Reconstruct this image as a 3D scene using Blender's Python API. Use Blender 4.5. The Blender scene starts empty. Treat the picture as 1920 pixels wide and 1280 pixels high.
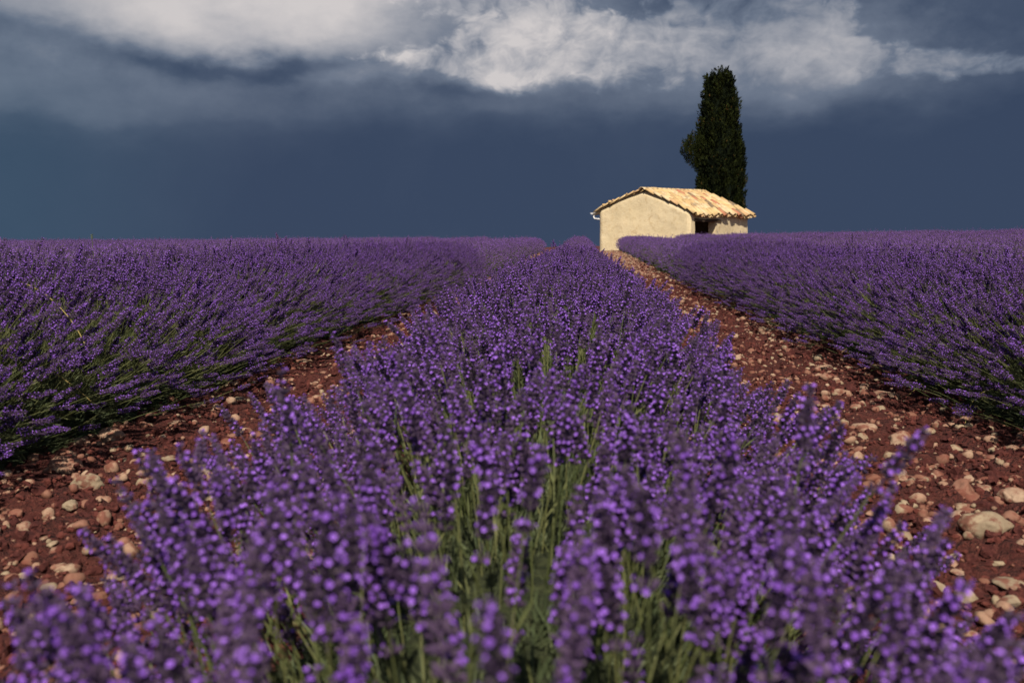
import bpy, math, random
import numpy as np
from mathutils import Vector, Matrix, noise as mnoise

R = math.radians
rnd = random.Random(7)
rng = np.random.default_rng(11)
scene = bpy.context.scene
col = scene.collection

# ------------------------------------------------------------------ camera
F = 1867.0                       # focal length in photograph pixels (1920 wide)
CAM_H = 0.62
cam_d = bpy.data.cameras.new('camera')
cam = bpy.data.objects.new('camera', cam_d); col.objects.link(cam)
cam.location = (0.05, 0.0, CAM_H)
cam_d.sensor_width = 36.0
cam_d.lens = 35.0
cam_d.clip_start = 0.02
cam_d.clip_end = 20000
PITCH = math.atan((640 - 442) / F)
YAW = math.atan((1093 - 960) / F)
cam.rotation_euler = (R(90) - PITCH, 0, YAW)
cam_d.dof.use_dof = True
cam_d.dof.focus_distance = 5.0
cam_d.dof.aperture_fstop = 6.3
cam_d.dof.aperture_blades = 7
scene.camera = cam

# ------------------------------------------------------------------ light
SUN_EL, SUN_AZ = R(47), R(3)     # azimuth measured from behind the camera, negative = from its left
sdir = Vector((math.sin(SUN_AZ) * math.cos(SUN_EL), -math.cos(SUN_AZ) * math.cos(SUN_EL), math.sin(SUN_EL)))
sun_d = bpy.data.lights.new('sun', 'SUN')
sun = bpy.data.objects.new('sun', sun_d); col.objects.link(sun)
sun_d.energy = 4.9
sun_d.angle = R(0.53)
sun_d.color = (1.0, 0.93, 0.82)
sun.rotation_euler = sdir.to_track_quat('Z', 'Y').to_euler()
sun['kind'] = 'helper'

scene.view_settings.view_transform = 'Standard'
scene.view_settings.look = 'None'
scene.view_settings.gamma = 1
scene.view_settings.exposure = 0.15
scene.view_settings.use_curve_mapping = False
scene.render.engine = 'CYCLES'
scene.cycles.use_denoising = True
scene.cycles.denoiser = 'OPENIMAGEDENOISE'
scene.cycles.max_bounces = 5
scene.cycles.diffuse_bounces = 2
scene.cycles.glossy_bounces = 2
scene.cycles.transmission_bounces = 3


# ------------------------------------------------------------------ node helpers
class NT:
    def __init__(s, tree):
        s.t = tree; s.n = tree.nodes; s.l = tree.links

    def new(s, kind, **kw):
        n = s.n.new(kind)
        for k, v in kw.items():
            setattr(n, k, v)
        return n

    def put(s, sock, v):
        if isinstance(v, bpy.types.NodeSocket):
            s.l.new(v, sock)
        elif isinstance(v, (tuple, list)) and len(v) == 3 and sock.type == 'RGBA':
            sock.default_value = (*v, 1)
        else:
            sock.default_value = v

    def m(s, op, a, b=0.0, c=0.0, clamp=False):
        n = s.new('ShaderNodeMath', operation=op, use_clamp=clamp)
        s.put(n.inputs[0], a); s.put(n.inputs[1], b); s.put(n.inputs[2], c)
        return n.outputs[0]

    def rng(s, v, a, b, c=0.0, d=1.0, smooth=True):
        n = s.new('ShaderNodeMapRange', interpolation_type='SMOOTHSTEP' if smooth else 'LINEAR')
        for i, x in enumerate((v, a, b, c, d)):
            s.put(n.inputs[i], x)
        return n.outputs[0]

    def mix(s, f, a, b, mode='MIX'):
        n = s.new('ShaderNodeMix', data_type='RGBA', blend_type=mode)
        s.put(n.inputs[0], f); s.put(n.inputs[6], a); s.put(n.inputs[7], b)
        return n.outputs[2]

    def noise(s, vec, scale, detail=4, rough=0.5, dist=0.0, dim='3D'):
        n = s.new('ShaderNodeTexNoise', noise_dimensions=dim)
        if vec is not None:
            s.put(n.inputs['Vector'], vec)
        n.inputs['Scale'].default_value = scale
        n.inputs['Detail'].default_value = detail
        n.inputs['Roughness'].default_value = rough
        n.inputs['Distortion'].default_value = dist
        return n.outputs[0]

    def xyz(s, x, y, z):
        n = s.new('ShaderNodeCombineXYZ')
        s.put(n.inputs[0], x); s.put(n.inputs[1], y); s.put(n.inputs[2], z)
        return n.outputs[0]


# ------------------------------------------------------------------ world: storm clouds ahead, clear sky behind the camera
world = bpy.data.worlds.new('World'); scene.world = world
world.use_nodes = True
world.node_tree.nodes.clear()
W = NT(world.node_tree)
tc = W.new('ShaderNodeTexCoord').outputs['Generated']
sp = W.new('ShaderNodeSeparateXYZ'); W.l.new(tc, sp.inputs[0])
dx, dy, dz = sp.outputs
az = W.m('ARCTAN2', dx, dy)
el = W.m('ARCSINE', dz)
U = W.m('MULTIPLY', az, 1.867)
V = W.m('MULTIPLY', el, 1.867)
# warped coordinates
pv = W.xyz(W.m('MULTIPLY', U, 1.0), W.m('MULTIPLY', V, 1.9), 0.0)
n1 = W.noise(pv, 3.2, 6, 0.55)
n2 = W.noise(W.xyz(U, W.m('MULTIPLY', V, 1.9), 7.3), 3.2, 6, 0.55)
Uw = W.m('ADD', U, W.m('MULTIPLY', W.m('SUBTRACT', n1, 0.5), 0.34))
Vw = W.m('ADD', V, W.m('MULTIPLY', W.m('SUBTRACT', n2, 0.5), 0.16))


def blob(cx, cy, sx, sy, amp, p=2, warp=True):
    u, v = (Uw, Vw) if warp else (U, V)
    a = W.m('DIVIDE', W.m('SUBTRACT', u, (cx - 1093) / 1000), sx / 1000)
    b = W.m('DIVIDE', W.m('SUBTRACT', v, (442 - cy) / 1000), sy / 1000)
    r2 = W.m('ADD', W.m('MULTIPLY', a, a), W.m('MULTIPLY', b, b))
    if p == 4:
        r2 = W.m('MULTIPLY', r2, r2)
    return W.m('MULTIPLY', W.m('EXPONENT', W.m('MULTIPLY', r2, -1.0)), amp)


def total(bl):
    t = bl[0]
    for b in bl[1:]:
        t = W.m('ADD', t, b)
    return t


# soft layer of grey-white sheets
soft = total([
    blob(1040, 95, 330, 70, .16), blob(1450, 150, 230, 60, .14), blob(700, 10, 120, 60, .25), blob(620, 90, 160, 30, .20), blob(330, -30, 560, 95, 1.0), blob(170, 60, 120, 20, -.12), blob(640, 95, 90, 14, -.10), blob(30, 190, 160, 60, .10), blob(560, 70, 150, 40, .15), blob(40, 25, 260, 50, .30), blob(660, 30, 180, 60, .25), blob(330, 70, 230, 40, .28),
    blob(470, 138, 240, 24, -.30), blob(60, 115, 240, 26, -.12),
    blob(240, 130, 480, 90, .30), blob(60, 215, 200, 40, .12), blob(420, 225, 200, 40, .06), blob(650, 150, 170, 16, .16),
    blob(1060, 140, 420, 75, .24), blob(1000, 215, 520, 24, .04), blob(1500, 110, 300, 90, .20), blob(1560, 195, 330, 34, .13),
    blob(870, 178, 170, 15, -.10), blob(1000, 0, 200, 50, .12), blob(1760, 40, 180, 70, .06),
])
# cauliflower cloud with crisp edges
cum = total([
    blob(1000, 105, 220, 52, .95, 4), blob(800, 130, 110, 22, .7), blob(1190, 120, 130, 60, .75, 4), blob(940, 75, 90, 34, .3), blob(840, 25, 130, 30, .6),
    blob(1340, 100, 130, 80, .85, 4), blob(1430, 40, 75, 60, .75, 4), blob(1530, 90, 70, 65, .75, 4), blob(1650, 150, 160, 34, .7, 4), blob(1800, 160, 160, 26, .75, 4),
    blob(1310, 10, 70, 40, .5), blob(1450, 150, 230, 55, .55), blob(1150, 10, 200, 45, .35), blob(1000, 150, 260, 30, .3), blob(1030, 50, 90, 40, .4),
])
pf = W.xyz(U, W.m('MULTIPLY', V, 1.35), 3.1)
wv = W.new('ShaderNodeTexNoise'); W.l.new(pf, wv.inputs['Vector']); wv.inputs['Scale'].default_value = 9; wv.inputs['Detail'].default_value = 3
va = W.new('ShaderNodeVectorMath', operation='MULTIPLY_ADD')
W.l.new(wv.outputs['Color'], va.inputs[0]); va.inputs[1].default_value = (.10, .10, .10); W.l.new(pf, va.inputs[2])
pfw = va.outputs[0]
fine = W.noise(pfw, 13.0, 10, 0.60)
vor = W.new('ShaderNodeTexVoronoi', feature='F1', voronoi_dimensions='2D'); W.l.new(pfw, vor.inputs['Vector'])
vor.inputs['Scale'].default_value = 15; vor.inputs['Detail'].default_value = 3; vor.inputs['Roughness'].default_value = .6
puff = W.m('SUBTRACT', .55, vor.outputs['Distance'])
fine2 = W.noise(W.xyz(U, W.m('MULTIPLY', V, 1.5), 9.1), 5.0, 7, 0.58)
cumd = W.m('ADD', cum, W.m('ADD', W.m('MULTIPLY', W.m('SUBTRACT', fine, 0.5), 0.8), W.m('ADD', W.m('MULTIPLY', puff, .40), W.m('MULTIPLY', W.m('SUBTRACT', fine2, 0.5), 0.75))))
cmask = W.m('MULTIPLY', W.rng(cumd, W.rng(V, .26, .36, .05, .16), W.rng(V, .26, .38, 1.15, 0.55)), W.rng(cum, .04, .35))
# light falls on the tops of the puffs: thickness seen a little higher up is taken away
pf_up = W.new('ShaderNodeVectorMath', operation='ADD'); W.l.new(pfw, pf_up.inputs[0]); pf_up.inputs[1].default_value = (-.012, .022, 0)
vor2 = W.new('ShaderNodeTexVoronoi', feature='F1', voronoi_dimensions='2D'); W.l.new(pf_up.outputs[0], vor2.inputs['Vector'])
vor2.inputs['Scale'].default_value = 15; vor2.inputs['Detail'].default_value = 3; vor2.inputs['Roughness'].default_value = .6
relief = W.m('SUBTRACT', vor2.outputs['Distance'], vor.outputs['Distance'])
low = W.rng(W.m('ADD', W.m('MULTIPLY', fine2, 0.7), W.m('MULTIPLY', fine, 0.3)), 0.36, 0.64, 0.38, 0.92)
shade = W.m('ADD', low, W.m('MULTIPLY', relief, .35), clamp=True)
# the right-hand cloud is in thinner light
right_dim = W.m('MULTIPLY', W.rng(U, -0.05, 0.35, 1.0, 0.50), W.rng(Vw, .36, .43, 1.0, .55))
cval = W.m('MULTIPLY', W.m('MULTIPLY', cmask, shade), right_dim)
sn = W.m('ADD', soft, W.m('ADD', W.m('MULTIPLY', W.m('SUBTRACT', fine2, 0.5), W.rng(V, .14, .32, .0, .55)), W.m('MULTIPLY', W.m('SUBTRACT', fine, 0.5), W.rng(V, .18, .40, 0.02, .22))))
# clouds go on outside the frame: a generic bank above and around
gen = W.noise(W.xyz(W.m('MULTIPLY', dx, 1.0), W.m('MULTIPLY', dy, 1.0), W.m('MULTIPLY', dz, 2.4)), 2.6, 7, 0.55)
genv = W.m('MULTIPLY', W.rng(gen, 0.42, 0.72, 0.0, 0.75), W.rng(el, 0.20, 0.42))
inband = W.m('MULTIPLY', W.rng(W.m('ABSOLUTE', W.m('ADD', U, 0.15)), 1.25, 1.7, 1.0, 0.0), W.rng(el, 0.26, 0.36, 1.0, 0.0))
authored = W.m('ADD', W.m('MULTIPLY', W.m('MULTIPLY', cval, 0.76), W.m('SUBTRACT', 1.0, W.m('MULTIPLY', sn, 0.6))), sn)
val = W.m('ADD', W.m('MULTIPLY', authored, inband), W.m('MULTIPLY', genv, W.m('SUBTRACT', 1.0, inband)))
val = W.m('MAXIMUM', val, W.m('MULTIPLY', W.rng(el, 0.10, 0.23), 0.10))
val = W.m('ADD', val, W.m('MULTIPLY', W.m('SUBTRACT', W.noise(W.xyz(W.m('MULTIPLY', U, 1.3), W.m('MULTIPLY', V, 1.0), 4.4), 2.2, 5, 0.55), 0.5), 0.13), clamp=True)
ramp = W.new('ShaderNodeValToRGB')
W.l.new(val, ramp.inputs[0])
cr = ramp.color_ramp
stops = [(0.0, (0.037, 0.057, 0.104)), (0.12, (0.062, 0.086, 0.138)), (0.32, (0.135, 0.165, 0.225)), (0.6, (0.31, 0.32, 0.36)), (0.95, (0.56, 0.53, 0.53))]
cr.elements[0].position = stops[0][0]; cr.elements[0].color = (*stops[0][1], 1)
cr.elements[1].position = stops[-1][0]; cr.elements[1].color = (*stops[-1][1], 1)
for p, c in stops[1:-1]:
    e = cr.elements.new(p); e.color = (*c, 1)
teal = W.m('MULTIPLY', W.rng(U, -0.55, -1.15), W.rng(V, 0.42, 0.1, 0.25, 1.0))
ccol = W.mix(W.m('MULTIPLY', teal, 0.35), ramp.outputs[0], (0.045, 0.105, 0.155))
sky = W.new('ShaderNodeTexSky', sky_type='NISHITA')
sky.sun_disc = False
sky.sun_elevation = SUN_EL
sky.sun_rotation = math.atan2(sdir.x, sdir.y)
sky.altitude = 600
bg1 = W.new('ShaderNodeBackground'); W.l.new(sky.outputs[0], bg1.inputs[0]); bg1.inputs[1].default_value = 0.08
bg2 = W.new('ShaderNodeBackground'); W.l.new(ccol, bg2.inputs[0]); bg2.inputs[1].default_value = 1.0
cover = W.rng(dy, -0.55, 0.15, 0.35, 1.0)
mx = W.new('ShaderNodeMixShader')
W.l.new(cover, mx.inputs[0]); W.l.new(bg1.outputs[0], mx.inputs[1]); W.l.new(bg2.outputs[0], mx.inputs[2])
wo = W.new('ShaderNodeOutputWorld'); W.l.new(mx.outputs[0], wo.inputs[0])
world.cycles.sampling_method = 'MANUAL'
world.cycles.sample_map_resolution = 512


# ------------------------------------------------------------------ materials
def mat(name, fn):
    m = bpy.data.materials.new(name); m.use_nodes = True
    t = NT(m.node_tree)
    bs = m.node_tree.nodes['Principled BSDF']
    bs.inputs['Specular IOR Level'].default_value = 0.25
    fn(t, bs)
    return m


def geo_pos(t):
    return t.new('ShaderNodeNewGeometry').outputs['Position']


def obj_pos(t):
    return t.new('ShaderNodeTexCoord').outputs['Object']


def obj_rand(t):
    return t.new('ShaderNodeObjectInfo').outputs['Random']


def bump(t, bs, h, strength, dist):
    b = t.new('ShaderNodeBump')
    b.inputs['Strength'].default_value = strength
    b.inputs['Distance'].default_value = dist
    t.put(b.inputs['Height'], h)
    t.l.new(b.outputs[0], bs.inputs['Normal'])


def m_soil(t, bs):
    p = geo_pos(t)
    a = t.noise(p, 3.0, 5, .6); b = t.noise(p, 60, 5, .65); c = t.noise(p, 400, 3, .6)
    k = t.mix(t.rng(a, .3, .7), (0.060, 0.0135, 0.0115), (0.108, 0.027, 0.020))
    k = t.mix(t.rng(b, .35, .75), k, (0.138, 0.041, 0.030))
    k = t.mix(t.rng(c, .62, .74), k, (0.33, 0.16, 0.10))
    vo = t.new('ShaderNodeTexVoronoi'); t.l.new(p, vo.inputs['Vector']); vo.inputs['Scale'].default_value = 75
    v2 = t.new('ShaderNodeTexVoronoi'); t.l.new(p, v2.inputs['Vector']); v2.inputs['Scale'].default_value = 210
    k = t.mix(t.rng(vo.outputs[0], .35, .8, 0, .45), k, (0.040, 0.012, 0.009))
    t.put(bs.inputs['Base Color'], k)
    bs.inputs['Roughness'].default_value = .95
    h = t.m('SUBTRACT', t.m('ADD', b, t.m('MULTIPLY', c, .3)), t.m('ADD', t.m('MULTIPLY', vo.outputs[0], .9), t.m('MULTIPLY', v2.outputs[0], .4)))
    bump(t, bs, h, 1.0, .016)


def m_clod(t, bs):
    p = geo_pos(t); r = obj_rand(t)
    b = t.noise(p, 90, 5, .65)
    k = t.mix(r, (0.050, 0.012, 0.010), (0.112, 0.029, 0.021))
    k = t.mix(t.rng(b, .45, .8), k, (0.145, 0.045, 0.033))
    t.put(bs.inputs['Base Color'], k)
    bs.inputs['Roughness'].default_value = .95
    bump(t, bs, b, .8, .005)


def stone_fn(c1, c2, c3):
    def fn(t, bs):
        p = obj_pos(t); r = obj_rand(t); g = geo_pos(t)
        a = t.noise(g, 14, 5, .6); b = t.noise(g, 120, 5, .65)
        k = t.mix(r, c1, c2)
        k = t.mix(t.m('MULTIPLY', t.rng(a, .42, .66), .8), k, c3)
        k = t.mix(t.m('MULTIPLY', t.rng(b, .35, .75), .35), k, (0.12, 0.06, 0.04))
        # soil dust clinging around the foot and in hollows
        k = t.mix(t.rng(t.noise(g, 35, 4, .6), .46, .62, 0, .85), k, (0.17, 0.055, 0.036))
        t.put(bs.inputs['Base Color'], k)
        bs.inputs['Roughness'].default_value = .85
        bump(t, bs, b, .5, .004)
    return fn


def m_stem(t, bs):
    r = obj_rand(t); p = geo_pos(t)
    k = t.mix(r, (0.066, 0.082, 0.026), (0.148, 0.148, 0.056))
    k = t.mix(t.rng(t.noise(p, 9, 3), .55, .75, 0, .6), k, (0.15, 0.14, 0.05))
    t.put(bs.inputs['Base Color'], k)
    bs.inputs['Roughness'].default_value = .6
    bs.inputs['Subsurface Weight'].default_value = 0


def m_calyx(t, bs):
    r = obj_rand(t); p = geo_pos(t)
    k = t.mix(r, (0.052, 0.030, 0.066), (0.105, 0.058, 0.128))
    k = t.mix(t.rng(t.noise(p, 260, 2), .45, .7, 0, .6), k, (0.095, 0.075, 0.065))
    t.put(bs.inputs['Base Color'], k)
    bs.inputs['Roughness'].default_value = .8


def m_petal(t, bs):
    r = obj_rand(t); p = geo_pos(t)
    k = t.mix(t.rng(t.noise(p, 120, 2), .3, .7), (0.165, 0.055, 0.36), (0.370, 0.165, 0.68))
    k = t.mix(t.rng(r, .6, 1.0, 0, .6), k, (0.120, 0.035, 0.28))
    t.put(bs.inputs['Base Color'], k)
    bs.inputs['Roughness'].default_value = .65


def m_leafm(t, bs):
    r = obj_rand(t)
    k = t.mix(r, (0.048, 0.064, 0.026), (0.105, 0.118, 0.054))
    t.put(bs.inputs['Base Color'], k)
    bs.inputs['Roughness'].default_value = .75


def m_mound(t, bs):
    p = geo_pos(t)
    n = t.noise(p, 30, 6, .7)
    k = t.mix(t.rng(n, .35, .7), (0.030, 0.038, 0.014), (0.085, 0.095, 0.036))
    t.put(bs.inputs['Base Color'], k)
    bs.inputs['Roughness'].default_value = .95
    bump(t, bs, n, 1.0, .05)


def m_straw(t, bs):
    r = obj_rand(t)
    t.put(bs.inputs['Base Color'], t.mix(r, (0.36, 0.25, 0.08), (0.28, 0.22, 0.07)))
    bs.inputs['Roughness'].default_value = .7


def m_plaster(t, bs):
    p = obj_pos(t)
    a = t.noise(p, .9, 5, .6, .4); b = t.noise(p, 6, 7, .68); c = t.noise(p, 60, 4, .6)
    k = t.mix(t.rng(a, .3, .7), (0.69, 0.545, 0.325), (0.76, 0.61, 0.38))
    k = t.mix(t.rng(b, .50, .72, 0, .7), k, (0.54, 0.38, 0.19))
    st = t.noise(p, 2.2, 8, .72, .8)
    k = t.mix(t.rng(st, .56, .68, 0, .6), k, (0.46, 0.31, 0.15))
    k = t.mix(t.rng(t.noise(p, 3.7, 6, .7, 1.1), .60, .68, 0, .5), k, (0.72, 0.60, 0.40))
    t.put(bs.inputs['Base Color'], k)
    bs.inputs['Roughness'].default_value = .93
    bump(t, bs, t.m('ADD', t.m('MULTIPLY', b, 1.0), t.m('MULTIPLY', c, .35)), .55, .035)


def m_tile(t, bs):
    r = obj_rand(t); g = obj_pos(t)
    an = t.new('ShaderNodeAttribute', attribute_name='tint').outputs['Fac']
    x = t.m('FRACT', t.m('ADD', an, r))
    rp = t.new('ShaderNodeValToRGB'); t.l.new(x, rp.inputs[0])
    e = rp.color_ramp
    e.interpolation = 'CONSTANT'
    cols = [(0, (0.62, 0.43, 0.20)), (.22, (0.70, 0.50, 0.25)), (.45, (0.56, 0.37, 0.17)), (.62, (0.66, 0.49, 0.28)), (.80, (0.55, 0.34, 0.17)), (.90, (0.46, 0.18, 0.10)), (.95, (0.22, 0.15, 0.09))]
    e.elements[0].color = (*cols[0][1], 1)
    e.elements[1].position = cols[-1][0]; e.elements[1].color = (*cols[-1][1], 1)
    for p_, c_ in cols[1:-1]:
        q = e.elements.new(p_); q.color = (*c_, 1)
    n = t.noise(geo_pos(t), 7, 6, .7)
    k = t.mix(t.rng(n, .48, .72, 0, .6), rp.outputs[0], (0.36, 0.23, 0.11))
    k = t.mix(t.rng(t.noise(geo_pos(t), 1.3, 4, .6), .60, .70, 0, .55), k, (0.20, 0.15, 0.10))
    t.put(bs.inputs['Base Color'], k)
    bs.inputs['Roughness'].default_value = .9
    bump(t, bs, n, .4, .01)


def m_wood(t, bs):
    p = obj_pos(t)
    n = t.noise(t.xyz(t.m('MULTIPLY', 1, 1.0), 0, 0), 3)
    v = t.new('ShaderNodeMapping'); t.l.new(p, v.inputs[0]); v.inputs['Scale'].default_value = (1.5, 30, 30)
    n = t.noise(v.outputs[0], 2, 5, .6)
    t.put(bs.inputs['Base Color'], t.mix(n, (0.035, 0.022, 0.013), (0.11, 0.075, 0.045)))
    bs.inputs['Roughness'].default_value = .85
    bump(t, bs, n, .5, .01)


def m_gutter(t, bs):
    n = t.noise(obj_pos(t), 12, 4)
    t.put(bs.inputs['Base Color'], t.mix(n, (0.62, 0.60, 0.57), (0.78, 0.76, 0.72)))
    bs.inputs['Roughness'].default_value = .5


def m_cyp(t, bs):
    p = geo_pos(t)
    an = t.new('ShaderNodeAttribute', attribute_name='tint').outputs['Fac']
    n = t.noise(p, 1.3, 3)
    k = t.mix(an, (0.003, 0.0055, 0.002), (0.024, 0.030, 0.005))
    k = t.mix(t.rng(n, .6, .75, 0, .5), k, (0.028, 0.031, 0.007))
    k = t.mix(t.rng(an, .996, .999), k, (0.10, 0.055, 0.015))
    t.put(bs.inputs['Base Color'], k)
    bs.inputs['Roughness'].default_value = .9
    bs.inputs['Specular IOR Level'].default_value = .1


def m_bark(t, bs):
    n = t.noise(obj_pos(t), 18, 6, .7)
    t.put(bs.inputs['Base Color'], t.mix(n, (0.05, 0.035, 0.025), (0.17, 0.125, 0.09)))
    bs.inputs['Roughness'].default_value = .95
    bump(t, bs, n, .8, .03)


M = {k: mat(k, f) for k, f in dict(
    soil=m_soil, clod=m_clod, stem=m_stem, calyx=m_calyx, petal=m_petal, leaf=m_leafm, mound=m_mound, straw=m_straw,
    plaster=m_plaster, tile=m_tile, wood=m_wood, gutter=m_gutter, cypress=m_cyp, bark=m_bark).items()}
M['stone_warm'] = mat('stone_warm', stone_fn((0.36, 0.215, 0.140), (0.26, 0.135, 0.090), (0.43, 0.305, 0.205)))
M['stone_grey'] = mat('stone_grey', stone_fn((0.31, 0.23, 0.145), (0.24, 0.185, 0.125), (0.40, 0.30, 0.19)))
M['stone_red'] = mat('stone_red', stone_fn((0.19, 0.08, 0.05), (0.24, 0.10, 0.065), (0.30, 0.15, 0.10)))


# ------------------------------------------------------------------ mesh helpers
def mesh_obj(name, V_, F_, mats, parent=None, mi=None, smooth=False, attr=None):
    me = bpy.data.meshes.new(name)
    me.from_pydata([tuple(v) for v in V_], [], [tuple(f) for f in F_])
    for m_ in mats:
        me.materials.append(m_)
    if mi is not None:
        me.polygons.foreach_set('material_index', np.asarray(mi, dtype=np.int32))
    if smooth:
        me.polygons.foreach_set('use_smooth', np.ones(len(F_), dtype=bool))
    if attr is not None:
        a = me.attributes.new('tint', 'FLOAT', 'FACE')
        a.data.foreach_set('value', np.asarray(attr, dtype=np.float32))
    me.update()
    o = bpy.data.objects.new(name, me); col.objects.link(o)
    if parent:
        o.parent = parent
    return o


def tag(o, label=None, cat=None, group=None, kind=None):
    for k, v in (('label', label), ('category', cat), ('group', group), ('kind', kind)):
        if v:
            o[k] = v
    return o


def empty(name, loc, rz=0):
    o = bpy.data.objects.new(name, None); col.objects.link(o)
    o.location = loc; o.rotation_euler = (0, 0, rz)
    o.empty_display_size = .2
    return o


class MB:
    def __init__(s):
        s.v = []; s.f = []; s.mi = []; s.a = []

    def add(s, vs, fs, mi=0, a=0.0):
        b = len(s.v)
        s.v += [tuple(x) for x in vs]
        s.f += [tuple(i + b for i in f) for f in fs]
        s.mi += [mi] * len(fs); s.a += [a] * len(fs)

    def tube(s, pts, rad, n=6, mi=0, cap=True, a=0.0):
        pts = [Vector(p) for p in pts]
        vs = []; fs = []
        up = None
        for i, p in enumerate(pts):
            d = (pts[min(i + 1, len(pts) - 1)] - pts[max(i - 1, 0)]).normalized()
            if up is None:
                up = Vector((0, 0, 1)) if abs(d.z) < .9 else Vector((1, 0, 0))
            x = d.cross(up).normalized(); y = x.cross(d).normalized(); up = y
            r = rad[i] if isinstance(rad, (list, tuple)) else rad
            for k in range(n):
                t = 2 * math.pi * k / n
                vs.append(p + x * (r * math.cos(t)) + y * (r * math.sin(t)))
        for i in range(len(pts) - 1):
            for k in range(n):
                a0 = i * n + k; a1 = i * n + (k + 1) % n
                fs.append((a0, a1, a1 + n, a0 + n))
        if cap:
            fs.append(tuple(range(n - 1, -1, -1)))
            fs.append(tuple((len(pts) - 1) * n + k for k in range(n)))
        s.add(vs, fs, mi, a)

    def build(s, name, mats, parent=None, smooth=False, attr=False):
        return mesh_obj(name, s.v, s.f, mats, parent, s.mi, smooth, s.a if attr else None)


# ------------------------------------------------------------------ terrain
_lat = rng.random((256, 256)).astype(np.float64)


def vnoise(x, y):
    xi = np.floor(x).astype(int); yi = np.floor(y).astype(int)
    fx = x - xi; fy = y - yi
    fx = fx * fx * (3 - 2 * fx); fy = fy * fy * (3 - 2 * fy)
    a = _lat[xi & 255, yi & 255]; b = _lat[(xi + 1) & 255, yi & 255]
    c = _lat[xi & 255, (yi + 1) & 255]; d = _lat[(xi + 1) & 255, (yi + 1) & 255]
    return (a * (1 - fx) + b * fx) * (1 - fy) + (c * (1 - fx) + d * fx) * fy


def fbm(x, y, o=4, g=.5):
    s = 0; a = 1; t = 0
    for i in range(o):
        s = s + a * vnoise(x * 2 ** i + 17.3 * i, y * 2 ** i + 5.1 * i); t += a; a *= g
    return s / t


def sstep(x, a, b):
    t = np.clip((x - a) / (b - a), 0, 1)
    return t * t * (3 - 2 * t)


def base_g(x, y):
    """The lie of the land: level near by, a low crest 34 m off, a long fall beyond."""
    x = np.asarray(x, float); y = np.asarray(y, float)
    xc = 30 * np.tanh(x / 30)
    g = 0.06 * sstep(y, 10, 34) - .02 * np.exp(-((y - 15) / 5) ** 2)
    g = g + np.where(xc > 0, .016, .008) * xc * sstep(y, 0, 22)
    yy = np.clip(y - 34.5, 0, None)
    fall = 0.055 * np.minimum(yy, 1300) * sstep(yy, 0, 16)
    g = g - fall
    far = np.clip(np.abs(x) - 60, 0, 1200) * .05 + np.clip(-y - 60, 0, 1200) * .05
    return g - far


SP = 1.82                                  # spacing of the lavender rows


def ground_z(x, y):
    return float(base_g(x, y))


def px2ground(px, py, gz=0.0):
    z = (CAM_H - gz) * F / (py - 442)
    return (px - 1093) / F * z + cam.location.x, z


def grow(start, stop, step, k):
    out = [start]
    while out[-1] < stop:
        out.append(out[-1] + max(step, k * abs(out[-1])))
    return out


xs = [v for v in np.arange(-2.9, 2.9, .021)]
right = grow(2.9, 7000, .022, .06)
xs = np.array([-v for v in right[::-1]] + xs[1:] + right)
ys = np.array([-v for v in grow(.3, 7000, .08, .09)[::-1]] + grow(-.28, 12, .018, .0045) + grow(12.1, 60, .1, .010) + grow(61, 7000, 1.5, .06))
X, Y = np.meshgrid(xs, ys)
Z = base_g(X, Y)
nearw = np.clip(1.3 - (np.abs(X) + np.abs(Y) * .1) / 5.0, 0, 1)
Z = Z + (fbm(X * 1.3, Y * 1.3, 3) - .5) * .05 * nearw
clod = fbm(X * 9, Y * 9, 4, .6)
Z = Z + (np.clip(clod, .42, 1) - .5) * .10 * nearw + (fbm(X * 24 + 9, Y * 24, 2) - .5) * .045 * nearw
ny, nx = X.shape
idx = np.arange(ny * nx).reshape(ny, nx)
quads = np.stack([idx[:-1, :-1], idx[:-1, 1:], idx[1:, 1:], idx[1:, :-1]], -1).reshape(-1, 4)
me = bpy.data.meshes.new('ground')
me.vertices.add(ny * nx)
me.vertices.foreach_set('co', np.stack([X, Y, Z], -1).astype(np.float32).ravel())
me.loops.add(quads.size); me.loops.foreach_set('vertex_index', quads.ravel().astype(np.int32))
me.polygons.add(len(quads)); me.polygons.foreach_set('loop_start', (np.arange(len(quads)) * 4).astype(np.int32))
me.polygons.foreach_set('use_smooth', np.ones(len(quads), dtype=bool))
me.materials.append(M['soil'])
me.update(calc_edges=True)
ground = bpy.data.objects.new('ground', me); col.objects.link(ground)
tag(ground, kind='structure')
print('ground quads', len(quads))


def surf_z(x, y):
    """Height of the finished soil surface (numpy arrays)."""
    x = np.asarray(x, float); y = np.asarray(y, float)
    nw = np.clip(1.3 - (np.abs(x) + np.abs(y) * .1) / 5.0, 0, 1)
    z = base_g(x, y) + (fbm(x * 1.3, y * 1.3, 3) - .5) * .05 * nw
    z = z + (np.clip(fbm(x * 9, y * 9, 4, .6), .42, 1) - .5) * .10 * nw + (fbm(x * 24 + 9, y * 24, 2) - .5) * .045 * nw
    return z


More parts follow.
